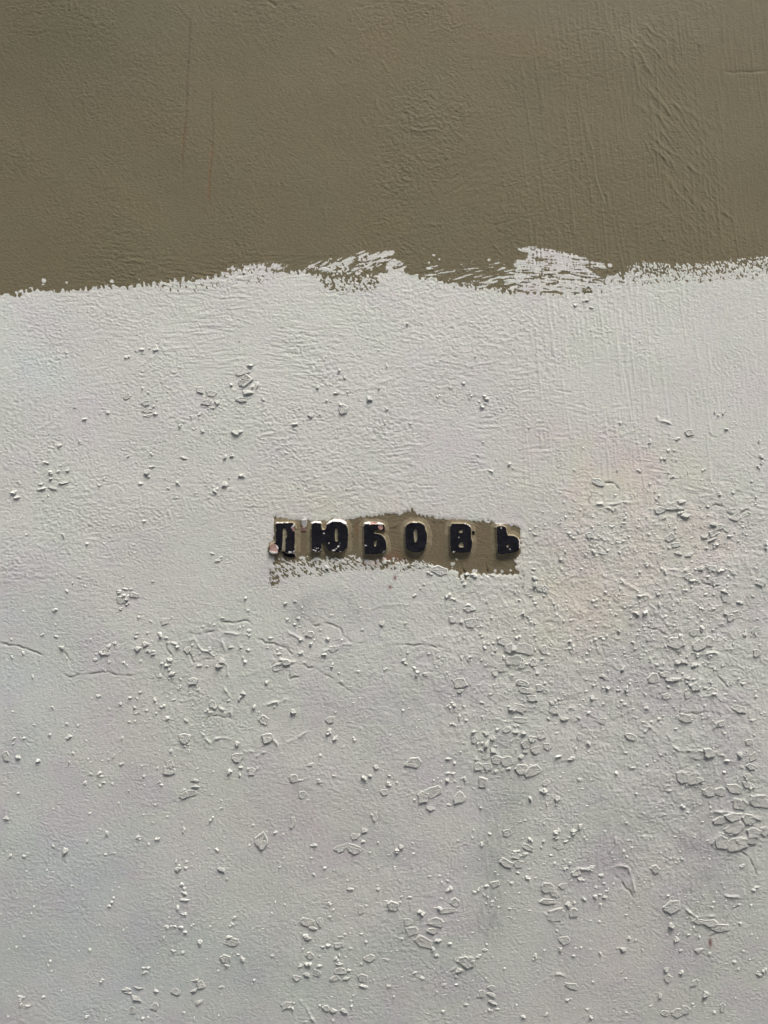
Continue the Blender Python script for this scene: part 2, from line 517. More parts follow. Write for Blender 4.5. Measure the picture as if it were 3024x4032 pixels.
# ------------------------------------------------------------------ paint colours (albedo)
wc = np.empty((H, W, 3)); wc[:] = (0.618, 0.642, 0.612)
kc = np.empty((H, W, 3)); kc[:] = (0.152, 0.1355, 0.081)
def tint(c, wgt, t):
    c *= 1 + wgt[..., None] * (np.array(t) - 1)
pinkish, greenish, peach, cool, lilac = (1.02, 0.965, 0.985), (0.985, 1.005, 0.98), (1.055, 0.985, 0.92), (0.955, 0.995, 1.03), (0.995, 0.96, 1.015)
n1, n2, n3 = lowpass(230), lowpass(200), lowpass(150)
n1 += 0.25 * fnoise(70); n2 += 0.25 * fnoise(60)
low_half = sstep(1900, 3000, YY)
tint(wc, sstep(0.1, 1.3, n1) * 0.45, pinkish)
tint(wc, sstep(0.1, 1.3, -n1) * 0.9, greenish)
tint(wc, sstep(0.5, 1.6, n2) * 0.7, lilac)
for (x, y, rx, ry, k, t) in [(450, 1680, 330, 160, 1.0, lilac), (1750, 1650, 330, 260, 0.9, lilac), (2450, 1700, 200, 160, 0.8, lilac), (2900, 1480, 180, 150, 0.8, lilac),
                             (2650, 1350, 260, 260, 0.9, greenish), (120, 1400, 200, 240, 1.2, cool), (2400, 1870, 340, 170, 1.0, peach), (2250, 2350, 330, 260, 1.0, peach),
                             (1300, 1980, 350, 70, 0.8, peach), (2750, 2150, 260, 170, 0.5, peach), (60, 2600, 260, 420, 1.2, cool), (250, 3550, 420, 420, 1.3, cool), (700, 3900, 700, 250, 0.7, cool),
                             (800, 2500, 300, 300, 0.8, greenish), (900, 2950, 220, 260, 0.9, greenish), (1250, 3900, 400, 260, 0.7, greenish), (2850, 3800, 300, 300, 0.7, greenish), (450, 2950, 280, 300, 0.7, pinkish), (1300, 3150, 320, 280, 0.8, pinkish), (2500, 3700, 240, 300, 0.8, pinkish)]:
    tint(wc, blob(x, y, rx, ry) * k * (0.75 + 0.25 * np.clip(n3, -1, 1)), t)
# grey rub marks and runs
rub = np.clip(0.65 + 0.22 * fnoise(20, 84, 6.0) + 0.25 * iso, 0, 1.3)
for (x, y, rx, ry, k) in [(2010, 3150, 45, 190, 0.38), (1940, 3450, 35, 260, 0.42), (1910, 3630, 40, 70, 0.40), (2370, 3350, 70, 130, 0.28), (2760, 3300, 60, 330, 0.30), (1290, 2400, 130, 50, 0.20),
                          (1200, 2420, 40, 70, 0.22), (1180, 3110, 16, 20, 0.35), (2330, 3920, 130, 40, 0.16), (2500, 2720, 120, 140, 0.14), (1680, 2720, 150, 60, 0.12), (2100, 2000, 90, 50, 0.14), (2760, 3640, 40, 200, 0.15)]:
    tint(wc, blob(x, y, rx * 1.7, ry) * k * 0.8 * rub, (0.35, 0.36, 0.42))
tint(wc, low_half * 0.5 * sstep(-1.5, 1.5, lowmix2 + n2), (0.90, 0.905, 0.93))  # lower half toned down in the paint to imitate light falling off
wc *= (1 + 0.022 * iso + 0.02 * orange)[..., None]
def arc_w(pl, wd):
    p = np.array(pl, float)
    d = np.full(XX.shape, 1e9)
    for k in range(len(p) - 1):
        e = p[k + 1] - p[k]
        t = np.clip(((XX - p[k, 0]) * e[0] + (YY - p[k, 1]) * e[1]) / float(e @ e), 0, 1)
        d = np.minimum(d, np.hypot(XX - p[k, 0] - t * e[0], YY - p[k, 1] - t * e[1]))
    return np.exp(-(d / wd) ** 2)
tint(wc, arc_w([(1165, 2450), (1180, 2385), (1230, 2350), (1320, 2335), (1372, 2360), (1395, 2430)], 26) * 0.30 * np.clip(0.8 + 0.3 * iso, 0, 1.4), (0.55, 0.57, 0.62))
tint(wc, arc_w([(300, 2100), (345, 2112), (430, 2145)], 7) * 0.6, (1.2, 1.2, 1.2))
tint(wc, crack_dark * 0.75, (0.52, 0.49, 0.45))  # colour darkened along the open cracks
tint(kc, crack_dark * 0.8, (0.45, 0.45, 0.45))
# scuffs through to an older red coat
for (x, y, rx, ry) in [(2796, 3712, 7, 20), (1535, 2312, 7, 7), (1555, 2275, 6, 9)]:
    tint(wc, blob(x, y, rx, ry), (0.35, 0.13, 0.12))
tint(wc, blob(1500, 2210, 70, 24) * sstep(0.0, 1.0, iso), (0.95, 0.62, 0.6))

tint(kc, sstep(0, 1.6, lowpass(300)), (0.965, 1.0, 1.0))
tint(kc, sstep(0, 1.6, lowpass(260)) * 0.7, (1.03, 1.0, 1.0))
for (x, y, rx, ry, k, t) in [(100, 100, 520, 400, 1.6, (0.80, 0.83, 0.86)), (650, 60, 420, 130, 0.8, (0.92, 1.03, 1.06)), (2700, 80, 420, 140, 0.9, (0.98, 1.06, 1.12)), (1100, 130, 150, 120, 0.7, (0.86, 0.96, 0.92)),  # first blob paints the shaded upper left corner into the khaki
                             (1600, 150, 220, 130, 0.8, (1.14, 1.02, 0.99)), (2080, 200, 120, 90, 0.7, (1.14, 0.98, 0.93)), (2250, 30, 320, 80, 0.7, (1.0, 1.07, 1.15)), (2900, 450, 200, 250, 0.6, (0.93, 1.02, 0.98)), (1300, 280, 200, 130, 0.5, (1.06, 1.03, 1.12)), (2480, 150, 60, 60, 0.7, (1.25, 1.25, 1.3))]:
    tint(kc, blob(x, y, rx, ry) * k * 0.55, t)
kc *= (1 + 0.025 * iso + 0.02 * orange)[..., None]
def line_w(pl, wd, y0, y1):
    d = np.full(XX.shape, 1e9)
    p = np.array(pl, float)
    xs = np.interp(YY, p[:, 1], p[:, 0])
    return np.exp(-((XX - xs - 2.0 * e_f) / wd) ** 2) * sstep(y0 - 30, y0 + 30, YY) * sstep(y1 + 20, y1 - 20, YY)
tint(kc, line_w(LINE1, 4.0, 60, 480) * 0.6, (0.72, 0.70, 0.70))
tint(kc, line_w(LINE1, 4.2, 480, 630) * 0.8, (0.95, 0.68, 0.60))
tint(kc, line_w(LINE2, 4.0, 350, 570) * 0.6, (0.72, 0.70, 0.70))
tint(kc, line_w(LINE2, 4.2, 575, 785) * 0.8, (1.10, 0.68, 0.62))
tint(kc, in_strip, (1.10, 1.04, 1.08))
tint(kc, in_strip * sstep(0.2, 1.2, n3 + 0.5 * iso) * 0.5, (1.1, 1.14, 1.22))
tint(kc, blob(1530, 2188, 75, 24) * np.clip(0.45 + 0.5 * iso, 0, 1), (1.12, 0.68, 0.68))
tint(kc, blob(1410, 2085, 12, 26), (1.08, 0.75, 0.66))

# ------------------------------------------------------------------ materials
def new_mat(name):
    m = bpy.data.materials.new(name)
    m.use_nodes = True
    nt = m.node_tree
    return m, nt, nt.nodes['Principled BSDF']

def nnoise(nt, scale, detail=3.0, rough=0.55, coord='Object', stretch=None):
    tc = nt.nodes.new('ShaderNodeTexCoord')
    n = nt.nodes.new('ShaderNodeTexNoise')
    n.inputs['Scale'].default_value = scale
    n.inputs['Detail'].default_value = detail
    n.inputs['Roughness'].default_value = rough
    if stretch:
        mp = nt.nodes.new('ShaderNodeMapping')
        mp.inputs['Scale'].default_value = stretch
        nt.links.new(tc.outputs[coord], mp.inputs['Vector'])
        nt.links.new(mp.outputs[0], n.inputs['Vector'])
    else:
        nt.links.new(tc.outputs[coord], n.inputs['Vector'])
    return n

def bump(nt, b, h, strength, dist):
    n = nt.nodes.new('ShaderNodeBump')
    n.inputs['Strength'].default_value = strength
    n.inputs['Distance'].default_value = dist
    nt.links.new(h, n.inputs['Height'])
    nt.links.new(n.outputs[0], b.inputs['Normal'])

def wall_material():
    m, nt, b = new_mat('painted_plaster')
    ac = nt.nodes.new('ShaderNodeAttribute'); ac.attribute_name = 'coat'
    aw = nt.nodes.new('ShaderNodeAttribute'); aw.attribute_name = 'white_colour'
    ak = nt.nodes.new('ShaderNodeAttribute'); ak.attribute_name = 'khaki_colour'
    n = nnoise(nt, 520, 2.0)
    ma = nt.nodes.new('ShaderNodeMath'); ma.operation = 'MULTIPLY_ADD'
    ma.inputs[1].default_value = 6.0; ma.inputs[2].default_value = -3.0
    nt.links.new(n.outputs['Fac'], ma.inputs[0])
    ad = nt.nodes.new('ShaderNodeMath'); ad.operation = 'ADD'
    nt.links.new(ac.outputs['Fac'], ad.inputs[0]); nt.links.new(ma.outputs[0], ad.inputs[1])
    mr = nt.nodes.new('ShaderNodeMapRange')
    mr.inputs['From Min'].default_value = -0.9; mr.inputs['From Max'].default_value = 0.9
    nt.links.new(ad.outputs[0], mr.inputs['Value'])
    mx = nt.nodes.new('ShaderNodeMix'); mx.data_type = 'RGBA'
    nt.links.new(mr.outputs[0], mx.inputs['Factor'])
    nt.links.new(ak.outputs['Color'], mx.inputs['A']); nt.links.new(aw.outputs['Color'], mx.inputs['B'])
    nt.links.new(mx.outputs['Result'], b.inputs['Base Color'])
    b.inputs['Roughness'].default_value = 0.72
    b.inputs['Specular IOR Level'].default_value = 0.3
    n2 = nnoise(nt, 520, 3.0, 0.65, stretch=(0.65, 1.0, 1.15))
    bump(nt, b, n2.outputs['Fac'], 0.65, 0.0007)
    return m

def plain(name, c, c2=None, rough=0.7, scale=300, bmp=0.4, dist=0.0004, spec=0.3, lo=0.4, hi=0.65):
    m, nt, b = new_mat(name)
    n = nnoise(nt, scale, 4.0, 0.6)
    mx = nt.nodes.new('ShaderNodeMix'); mx.data_type = 'RGBA'
    mr = nt.nodes.new('ShaderNodeMapRange')
    mr.inputs['From Min'].default_value = lo; mr.inputs['From Max'].default_value = hi
    nt.links.new(n.outputs['Fac'], mr.inputs['Value'])
    nt.links.new(mr.outputs[0], mx.inputs['Factor'])
    mx.inputs['A'].default_value = (*c, 1); mx.inputs['B'].default_value = (*(c2 or c), 1)
    nt.links.new(mx.outputs['Result'], b.inputs['Base Color'])
    b.inputs['Roughness'].default_value = rough
    b.inputs['Specular IOR Level'].default_value = spec
    n2 = nnoise(nt, 700, 3.0)
    bump(nt, b, n2.outputs['Fac'], bmp, dist)
    return m

M_WALL = wall_material()
M_FLAKE = plain('white_paint', (0.665, 0.685, 0.650), (0.605, 0.626, 0.596), scale=60, bmp=0.9, dist=0.0007)
M_KHAKI = plain('khaki_paint', (0.205, 0.174, 0.110), (0.250, 0.218, 0.150), scale=160)
M_BLACK = plain('black_enamel', (0.0075, 0.0085, 0.0135), (0.013, 0.014, 0.019), rough=0.85, scale=120, bmp=0.25, dist=0.0004, spec=0.12)
M_CHIP = plain('bare_white', (0.74, 0.73, 0.71), (0.66, 0.65, 0.63), scale=200)
M_PINK = plain('old_pink_coat', (0.36, 0.21, 0.185), (0.50, 0.36, 0.32), scale=160)
M_PALE = plain('worn_edge_lit_eye', (0.30, 0.28, 0.205), (0.23, 0.205, 0.135), scale=180)
M_GROUND = plain('pavement_concrete', (0.30, 0.295, 0.285), (0.36, 0.355, 0.345), scale=3, rough=0.9)

# ------------------------------------------------------------------ setting: pavement
gv = np.array([(-150, -150, 0), (150, -150, 0), (150, 0.3, 0), (-150, 0.3, 0)], float)
g = link('pavement', mesh_np('pavement', gv, np.array([[0, 1, 2, 3]])), M_GROUND)
g['kind'] = 'structure'

# wall and eave added unseen behind the camera to cut off low light
def box(nm, x0, x1, y0, y1, z0, z1, mat):
    v = np.array([(x, y, z) for y in (y0, y1) for x, z in ((x0, z0), (x1, z0), (x1, z1), (x0, z1))])
    f = np.array([(0, 1, 2, 3), (7, 6, 5, 4), (0, 4, 5, 1), (1, 5, 6, 2), (2, 6, 7, 3), (3, 7, 4, 0)])
    m = mesh_np(nm, v, f)
    m.polygons.foreach_set('use_smooth', np.zeros(6, bool))
    return link(nm, m, mat)
M_OPP = plain('shade_wall_plaster', (0.58, 0.575, 0.56), (0.52, 0.515, 0.50), scale=4)
opp = box('added_shade_wall', -6, 6, -2.6, -2.3, 0.0, 3.6, M_OPP)
opp['kind'] = 'structure'
ev = box('added_shade_eave', -6.2, 6.2, -2.7, -SHADE_EAVE_Y, EYE + SHADE_EAVE_Z, EYE + SHADE_EAVE_Z + 0.12, M_OPP)
ev['kind'] = 'structure'

# ------------------------------------------------------------------ the wall
wall = empty('painted_wall', (0, 0, 0.0), 'rough plaster wall painted khaki above and flaking off-white below', 'wall')

# plain grid in view, widening cells out to the ends of the wall
def grow(start, end, first, ratio=1.35):
    out, v, st = [], start, first
    sgn = 1 if end > start else -1
    while (end - v) * sgn > st * 0.6:
        v += sgn * st
        out.append(v); st *= ratio
    out[-1] = end
    return out
right_x = grow(GX[-1], 1512 + 3.2 / S, STEP * 1.3)
left_x = grow(GX[0], 1512 - 3.2 / S, STEP * 1.3)[::-1]
up_y = grow(GY[0], 2016 - 1.35 / S, STEP * 1.3)[::-1]
dn_y = grow(GY[-1], 2016 + (EYE + 0.02) / S, STEP * 1.3)
AX = np.concatenate([left_x, GX, right_x])
AY = np.concatenate([up_y, GY, dn_y])
ix = np.arange(len(AX)) - len(left_x)
iy = np.arange(len(AY)) - len(up_y)
def mir(i, n):
    i = np.where(i < 0, -i, i)
    return np.where(i >= n, 2 * n - 2 - i, i)
IX, IY = np.meshgrid(mir(ix, W), mir(iy, H))
ax, ay = np.meshgrid(AX, AY)
hh = hgt[IY, IX]
cc = coat[IY, IX].copy()
outside = (ay < Y0) | (ay > Y1) | (ax < X0) | (ax > X1)
e_out = np.interp(ax, edge[:, 0], edge[:, 1])
cc = np.where(outside, np.clip(ay - e_out, -40, 40), cc)
verts = np.stack([(ax - 1512) * S, -hh * 0.001, EYE + (2016 - ay) * S], -1).reshape(-1, 3)
ww, hN = len(AX), len(AY)
idx = np.arange(ww * hN).reshape(hN, ww)
faces = np.stack([idx[:-1, :-1], idx[1:, :-1], idx[1:, 1:], idx[:-1, 1:]], -1).reshape(-1, 4)
fm = cc.ravel()[faces].mean(1)
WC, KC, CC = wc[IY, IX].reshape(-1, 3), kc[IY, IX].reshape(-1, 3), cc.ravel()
low_f = ay.ravel()[faces[:, 0]] > 1700
for nm, sel in (('khaki_coat', (fm <= 0) & ~low_f), ('bare_khaki_strip', (fm <= 0) & low_f), ('white_coat', fm > 0)):
    v, f, at = sub_grid(faces[sel], verts, w=WC, k=KC, c=CC)
    m = mesh_np(nm, v, f)
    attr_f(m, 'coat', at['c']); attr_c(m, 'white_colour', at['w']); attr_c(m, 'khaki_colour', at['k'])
    o = link(nm, m, M_WALL)
    put_under(o, wall)
# body of the wall behind the paint
bx0, bx1, bz0, bz1 = -3.2, 3.2, 0.0, EYE + 1.35
bv = np.array([(x, y, z) for y in (0.006, 0.35) for x, z in ((bx0, bz0), (bx1, bz0), (bx1, bz1), (bx0, bz1))])
bf = np.array([(0, 1, 2, 3), (7, 6, 5, 4), (0, 4, 5, 1), (1, 5, 6, 2), (2, 6, 7, 3), (3, 7, 4, 0)])
bm_ = mesh_np('masonry', bv, bf)
bm_.polygons.foreach_set('use_smooth', np.zeros(6, bool))
o = link('masonry', bm_, M_FLAKE); put_under(o, wall)

# cornice added above the view to dim the top of the khaki field
prof = [(0.01, 1.36), (-0.06, 1.36), (-0.08, 1.39), (-0.15, 1.40), (-0.17, 1.42), (-0.17, 1.50), (0.36, 1.54), (0.36, 1.355)]
cv = np.array([(x, y, EYE + z) for x in (-3.3, 3.3) for y, z in prof])
np_ = len(prof)
cf = np.array([(k, (k + 1) % np_, np_ + (k + 1) % np_, np_ + k) for k in range(np_)])
cm = mesh_np('shade_cornice', cv, cf)
cm.polygons.foreach_set('use_smooth', np.zeros(np_, bool))
o = link('shade_cornice', cm, M_FLAKE); put_under(o, wall)

# ------------------------------------------------------------------ paint flakes
FLAKES = {
'A': "885,300,30,12 922,292,40,22 925,317,35,10 968,283,18,14 1008,290,48,24 825,335,40,26 1550,235,24,14 1136,441,22,12 1630,398,50,26 1573,432,85,36 1590,490,95,66 1645,515,30,40 1602,568,80,28 1565,615,70,34 1495,515,28,28 1298,552,60,40 1370,572,80,36 1340,632,70,40 1412,630,45,34 1385,668,60,24 1295,708,28,22 1244,725,26,16 1167,783,30,28 945,635,60,32 955,685,65,36 1005,700,40,24 955,718,60,16 1012,618,18,14 990,657,30,20 825,592,55,34 710,697,50,26 548,743,28,20 480,660,26,18 1318,822,38,28 1255,803,18,14 1530,833,60,30 1560,820,30,24 520,882,18,14 388,912,40,24 830,978,28,16 983,962,22,26 1190,992,40,24 1457,985,26,30 1500,975,30,22 955,1080,44,36 965,1108,34,20 988,1050,34,16 915,1157,36,26 675,1120,30,34 783,1028,16,20 1155,1155,30,22 1073,1122,18,16 1265,1222,26,14 1455,1163,44,36 1415,1152,22,16 1400,1200,32,34 1570,1110,40,26 1490,1120,26,18 297,1025,30,22 400,1038,34,20 430,1075,40,24 325,1088,36,22 375,1080,30,18 325,1130,36,18 270,1165,50,18 265,1192,50,24 410,1152,55,20 350,1190,70,22 315,1235,20,18 132,1153,28,22 95,1215,34,30 105,1245,40,24 410,1490,30,26 565,1540,24,22 595,1608,20,14 385,1318,24,12 1435,1635,30,20 1375,1610,30,16 870,1550,40,14 733,1430,18,16 40,80,16,14 958,565,18,16 923,535,20,16",
'B': "980,127,26,20 790,290,28,14 848,390,22,50 538,427,24,24 575,468,28,28 8,515,26,50 55,608,32,18 400,525,34,24 537,567,28,22 512,574,20,18 595,567,20,18 738,608,38,36 800,540,22,20 565,680,60,66 555,645,34,24 460,620,24,20 360,712,40,34 412,712,26,12 458,708,18,14 257,775,36,22 848,675,30,18 838,765,20,26 283,672,12,12 85,703,14,22 1184,593,30,24 1172,553,16,12 1340,500,36,28 1385,570,22,18 1386,594,34,22 1483,598,44,28 1447,627,18,14 1485,638,30,14 1458,655,34,28 1424,338,18,20 1265,535,34,20 1635,1033,30,24 1525,1080,26,20 1435,970,14,14 1162,748,12,10 1522,98,14,10 720,838,14,12 435,340,14,20",
'C': "405,5,30,20 475,-30,40,26 515,18,36,24 830,237,14,16 155,322,12,10 110,795,20,16 703,765,22,16 893,888,26,34 1015,938,34,26 968,995,34,26 985,1000,24,20 1145,828,66,40 1072,868,60,18 1315,698,22,22 1338,718,18,16 1372,700,16,20 1197,600,12,10 1405,653,12,12 1388,800,28,26 300,1045,30,14 405,1065,20,16 690,1068,26,20 893,1162,26,20 1040,1112,34,24 820,1070,26,14 960,1235,40,24 560,1150,90,44 1240,1065,24,20 1450,1375,66,40 955,1330,60,40 1060,1315,130,50 1095,1275,60,26 1130,1365,60,26 1090,1350,40,26 1025,1505,74,50 1060,1555,50,34 308,1415,24,18 650,1435,36,16 730,1415,30,16 500,1493,60,34 150,1483,26,16 1020,1425,28,22 1045,1485,24,18 885,1485,24,16 820,1440,22,14 1300,1420,50,30 1340,1440,70,34 1310,1480,60,40 1395,1450,50,40 1250,1500,60,24 1290,1520,70,26 1400,1490,40,24 1320,1555,34,20 1260,1580,24,28 1080,1610,60,26 1140,1620,70,24 540,1595,36,30 590,1605,40,28 355,1600,30,24 700,1600,24,18 625,1520,22,16 1610,885,30,20 1620,985,44,34 1595,1050,30,20 1610,1020,30,24 1648,1560,30,44",
'D': "470,153,22,20 553,177,14,14 233,100,16,14 515,115,18,16 440,210,30,22 350,325,36,30 275,492,26,18 73,520,14,12 68,615,20,18 72,635,24,20 160,607,26,20 408,575,44,40 770,210,36,26 815,195,36,20 855,198,40,20 785,265,60,44 870,235,60,36 800,235,40,30 825,255,30,34 820,290,40,20 890,243,26,18 790,322,40,16 1070,405,50,34 978,405,24,18 1228,392,18,16 1393,420,22,24 1590,260,26,28 1420,10,50,24 747,543,34,22 705,562,36,30 690,600,60,44 655,605,40,30 715,668,28,20 620,655,30,20 945,550,44,36 895,580,44,36 960,600,40,26 1000,605,34,30 1035,485,40,34 213,762,28,22 592,898,28,22 1115,745,44,36 1085,690,40,26 1105,655,36,30 1050,680,30,22 1045,750,24,22 1150,575,34,30 1215,590,50,40 1255,790,56,40 1230,812,24,24 1283,850,26,24 1163,838,22,20 1055,948,32,30 1000,915,34,26 1015,935,24,18 895,907,26,20 865,962,28,20 885,1000,22,16 952,978,18,16 1125,910,34,16 1250,945,24,18 785,932,24,20 823,930,16,14 1615,465,40,22 1612,490,30,18 1588,662,32,26 1610,590,40,26 1580,640,24,20 1360,580,28,26 1435,660,40,40 1300,690,40,24 1345,695,44,24 1415,690,44,34 1375,940,50,44 1395,965,40,36 1345,990,50,24 1440,970,34,22 1570,870,36,40 1555,895,40,30 1650,960,26,44 1085,1028,40,26 1205,1045,22,20 1245,1075,18,20 843,1060,22,22 942,1055,20,16 433,1068,22,24 505,1078,12,14 220,1075,28,16 325,1140,20,22 445,1155,34,28 160,1160,18,16 88,1165,20,18 83,1193,22,20 40,1278,44,64 125,1290,44,30 240,1302,36,28 38,978,14,24 85,985,16,14 793,1163,20,24 1198,1165,70,60 1205,1208,40,18 1225,1243,18,24 468,1255,20,14 740,1274,22,18 707,1298,20,16 662,1308,16,12 587,1320,18,14 785,1328,32,18 450,1320,14,26 1115,1240,40,30 1100,1330,44,50 1098,1370,70,50 1015,1357,26,20 592,1390,28,20 643,1388,24,22 655,1408,40,14 545,1450,28,24 643,1473,24,20 1030,1447,20,16 1265,1435,60,24 1260,1475,50,30 1245,1518,60,34 1185,1498,36,24 1195,1530,60,44 120,1520,22,18 260,1620,14,12 345,1620,14,14 1480,1375,34,40 1540,1285,70,60 1540,1195,40,40 1635,1375,44,50 1565,1350,26,20 1555,1395,30,34",
'E': "195,280,32,24 1030,235,32,28 813,417,42,36 490,363,18,18 350,490,60,40 350,552,34,34 470,520,36,24 445,620,34,30 510,580,60,40 490,685,30,30 155,615,36,26 290,610,34,34 140,685,80,30 200,670,50,34 145,710,70,36 80,800,34,36 240,985,36,40 55,1045,70,60 60,1070,30,24 75,1155,60,60 1245,235,44,30 1265,262,24,28 1370,295,50,24 1385,325,70,34 1400,320,50,30 1275,395,50,44 1335,400,34,34 1390,415,80,60 1310,528,18,14 1600,540,60,40 1640,580,60,50 1570,512,30,22 1555,595,20,26 1640,660,60,50 1610,640,30,26 1480,545,20,24 1480,578,30,24 1115,615,24,16 840,708,32,22 1100,748,46,24 1020,705,40,20 1035,735,40,34 960,660,30,20 970,680,26,22 1335,640,30,30 1370,650,40,24 1400,655,26,16 1460,660,22,18 1585,705,60,50 1550,735,40,50 1545,812,30,16 1320,800,84,66 1320,855,44,34 1285,945,24,22 1245,948,26,20 1350,950,24,24 1320,1025,30,36 1270,1068,36,22 1650,970,40,40 1475,1020,30,18 1415,1118,36,40 1570,1105,34,24 1625,1105,60,36 1495,1130,60,30 1535,1160,40,40 1415,1170,50,44 1450,1190,44,30 1495,1195,44,40 1550,1215,24,20 1465,1240,44,24 1540,1245,44,34 1490,1280,50,44 1555,1300,60,50 1625,1310,80,60 1440,1345,60,50 1500,1345,60,40 1500,1375,36,24 1565,1375,30,24 1640,1365,40,30 1425,1295,26,30 1020,1320,110,66 780,1350,44,34 700,1413,36,36 735,1397,32,28 410,1432,40,34 245,1420,50,50 290,1435,40,20 305,1525,50,44 350,1330,40,24 635,1165,26,26 572,1212,20,14 515,1155,28,34 1250,1295,60,30 1285,1320,30,34 1260,1390,50,20 1240,1435,30,34 1295,1440,26,22 1355,1420,24,40 1470,1450,60,60 1505,1500,16,18 1150,1510,110,60 1085,1540,70,70 1315,1545,76,80 1310,1480,30,24 1125,1615,66,30 1250,1595,24,14 480,1040,70,40 475,1120,40,34 830,1510,50,34 860,1455,40,34 1190,75,110,60 1130,90,44,24 455,55,30,30 1360,95,36,34 1415,105,40,24 1330,125,24,44 1525,105,34,14 1260,130,20,16 1350,170,30,24",
'F': "885,35,36,30 150,125,50,30 150,160,40,40 215,195,50,54 185,190,60,44 75,350,36,40 40,510,34,28 80,580,120,70 10,580,40,40 205,590,50,60 195,640,34,24 30,660,80,70 135,670,50,50 70,690,50,44 210,715,26,20 70,805,80,34 70,850,60,34 115,855,60,34 185,835,54,50 130,900,60,40 50,965,80,50 10,985,44,40 55,1045,80,40 30,1080,44,24 25,1115,44,30 70,1125,40,36 185,1140,60,50 130,1165,50,40 90,1200,60,50 155,1235,60,50 225,1215,44,60 85,1245,50,30 60,1280,44,34 300,1275,44,30 390,1290,50,26 440,1155,50,50 290,1130,28,20 430,1028,20,22 270,975,60,50 260,935,50,30 295,910,40,24 335,1035,60,30 500,988,34,24 525,905,34,40 580,1050,60,36 505,1195,36,34 405,1212,24,20 675,1385,34,40 720,715,38,36 500,655,26,14 380,525,30,30 395,580,24,26 690,460,26,26 515,540,20,24 625,840,30,26 745,840,34,30 590,760,50,30 590,835,24,20 620,730,20,18 695,780,20,16 100,1385,160,90 220,1450,50,34 430,1430,40,20 205,1500,44,30 120,1555,26,26 290,1550,40,36 230,1590,24,20 805,1525,26,30 920,775,70,70 1000,890,50,36 1035,780,110,30 990,750,70,40 870,965,30,24 770,1150,80,40 1115,665,60,24 1070,668,44,34 1060,540,100,70 1080,580,50,40 1240,545,130,70 1180,690,44,40 1145,775,40,40 1150,805,50,24 1180,830,60,50 1140,870,50,60 1120,1030,70,60 1300,860,70,50 1295,795,30,24 1585,465,60,50 1585,610,60,50 1510,485,24,50 1380,245,60,60 1560,240,24,20 1390,350,50,30 1300,320,26,24 1475,280,40,24 1420,380,50,40 1370,210,50,30 1240,445,30,40 1180,480,60,40 1100,490,30,30 1470,970,90,40 1355,1065,50,40 1535,1185,50,34 1475,1265,44,40 1365,1265,36,24 1375,1310,50,24 1560,1280,50,60 1545,1345,60,44 1235,1270,150,70 1380,1380,30,24 1520,1410,50,44 1530,1465,80,44 1555,1470,34,40 1440,1485,100,60 1270,1510,80,66 1350,1510,70,60 1140,1420,150,80 1470,1590,90,60 1600,1570,120,70 1105,1605,30,30 1140,115,60,34 1200,130,44,30 1160,135,40,30 1220,60,50,30 1290,60,80,40 1350,75,40,24 1610,155,60,34 840,240,50,24 800,350,50,30 860,345,40,34 740,1250,40,16",
'G': "36,312,36,40 582,283,20,18 932,292,18,16 992,338,16,18 1085,300,18,14 1375,315,36,30 1195,388,28,34 645,383,20,12 688,406,36,26 570,457,22,20 898,434,30,24 1022,440,30,28 350,487,36,26 428,520,44,44 68,550,20,22 55,575,18,14 160,560,34,30 185,540,24,14 175,657,14,16 310,650,14,20 345,660,14,12 1405,515,28,30 1140,585,20,26 1300,630,18,22 1430,640,60,30 1470,705,24,16 1150,640,50,30 1210,628,36,24 468,748,16,14 740,825,18,16 725,848,30,30 705,877,26,22 540,838,14,12 1185,738,36,18 1200,770,36,24 1205,797,44,26 1195,835,50,20 1125,828,12,20 1160,890,30,34 1190,930,44,20 1090,1015,50,20 1180,1020,50,24 1125,1015,40,20 1200,1050,36,20 1250,1000,34,26 590,1172,30,28 800,1035,16,22 822,1022,12,14 1125,1165,24,22 1185,1185,30,24 1300,1115,34,34 1520,955,34,24 1505,1000,44,24 1480,1075,50,24 1500,1110,90,50 1460,1220,60,44 1475,1262,60,20 1575,1220,30,40 1300,1390,60,50 1275,1360,60,30 1265,1425,60,30 1140,1435,60,44 1285,1505,56,26 1015,1435,32,28 660,1363,36,24 1435,1403,36,14 1435,1455,14,26 820,1420,60,24 830,1445,60,20 900,1415,70,24 885,1480,60,30 860,1555,50,50 950,1310,50,20 945,1275,50,20 1005,1530,50,50 288,1470,26,26 400,1435,20,20 140,1470,44,20 130,1500,30,40 180,1525,34,24 567,1595,22,22 685,1615,14,14 1420,1590,18,16 1255,1605,14,18 960,1600,24,16",
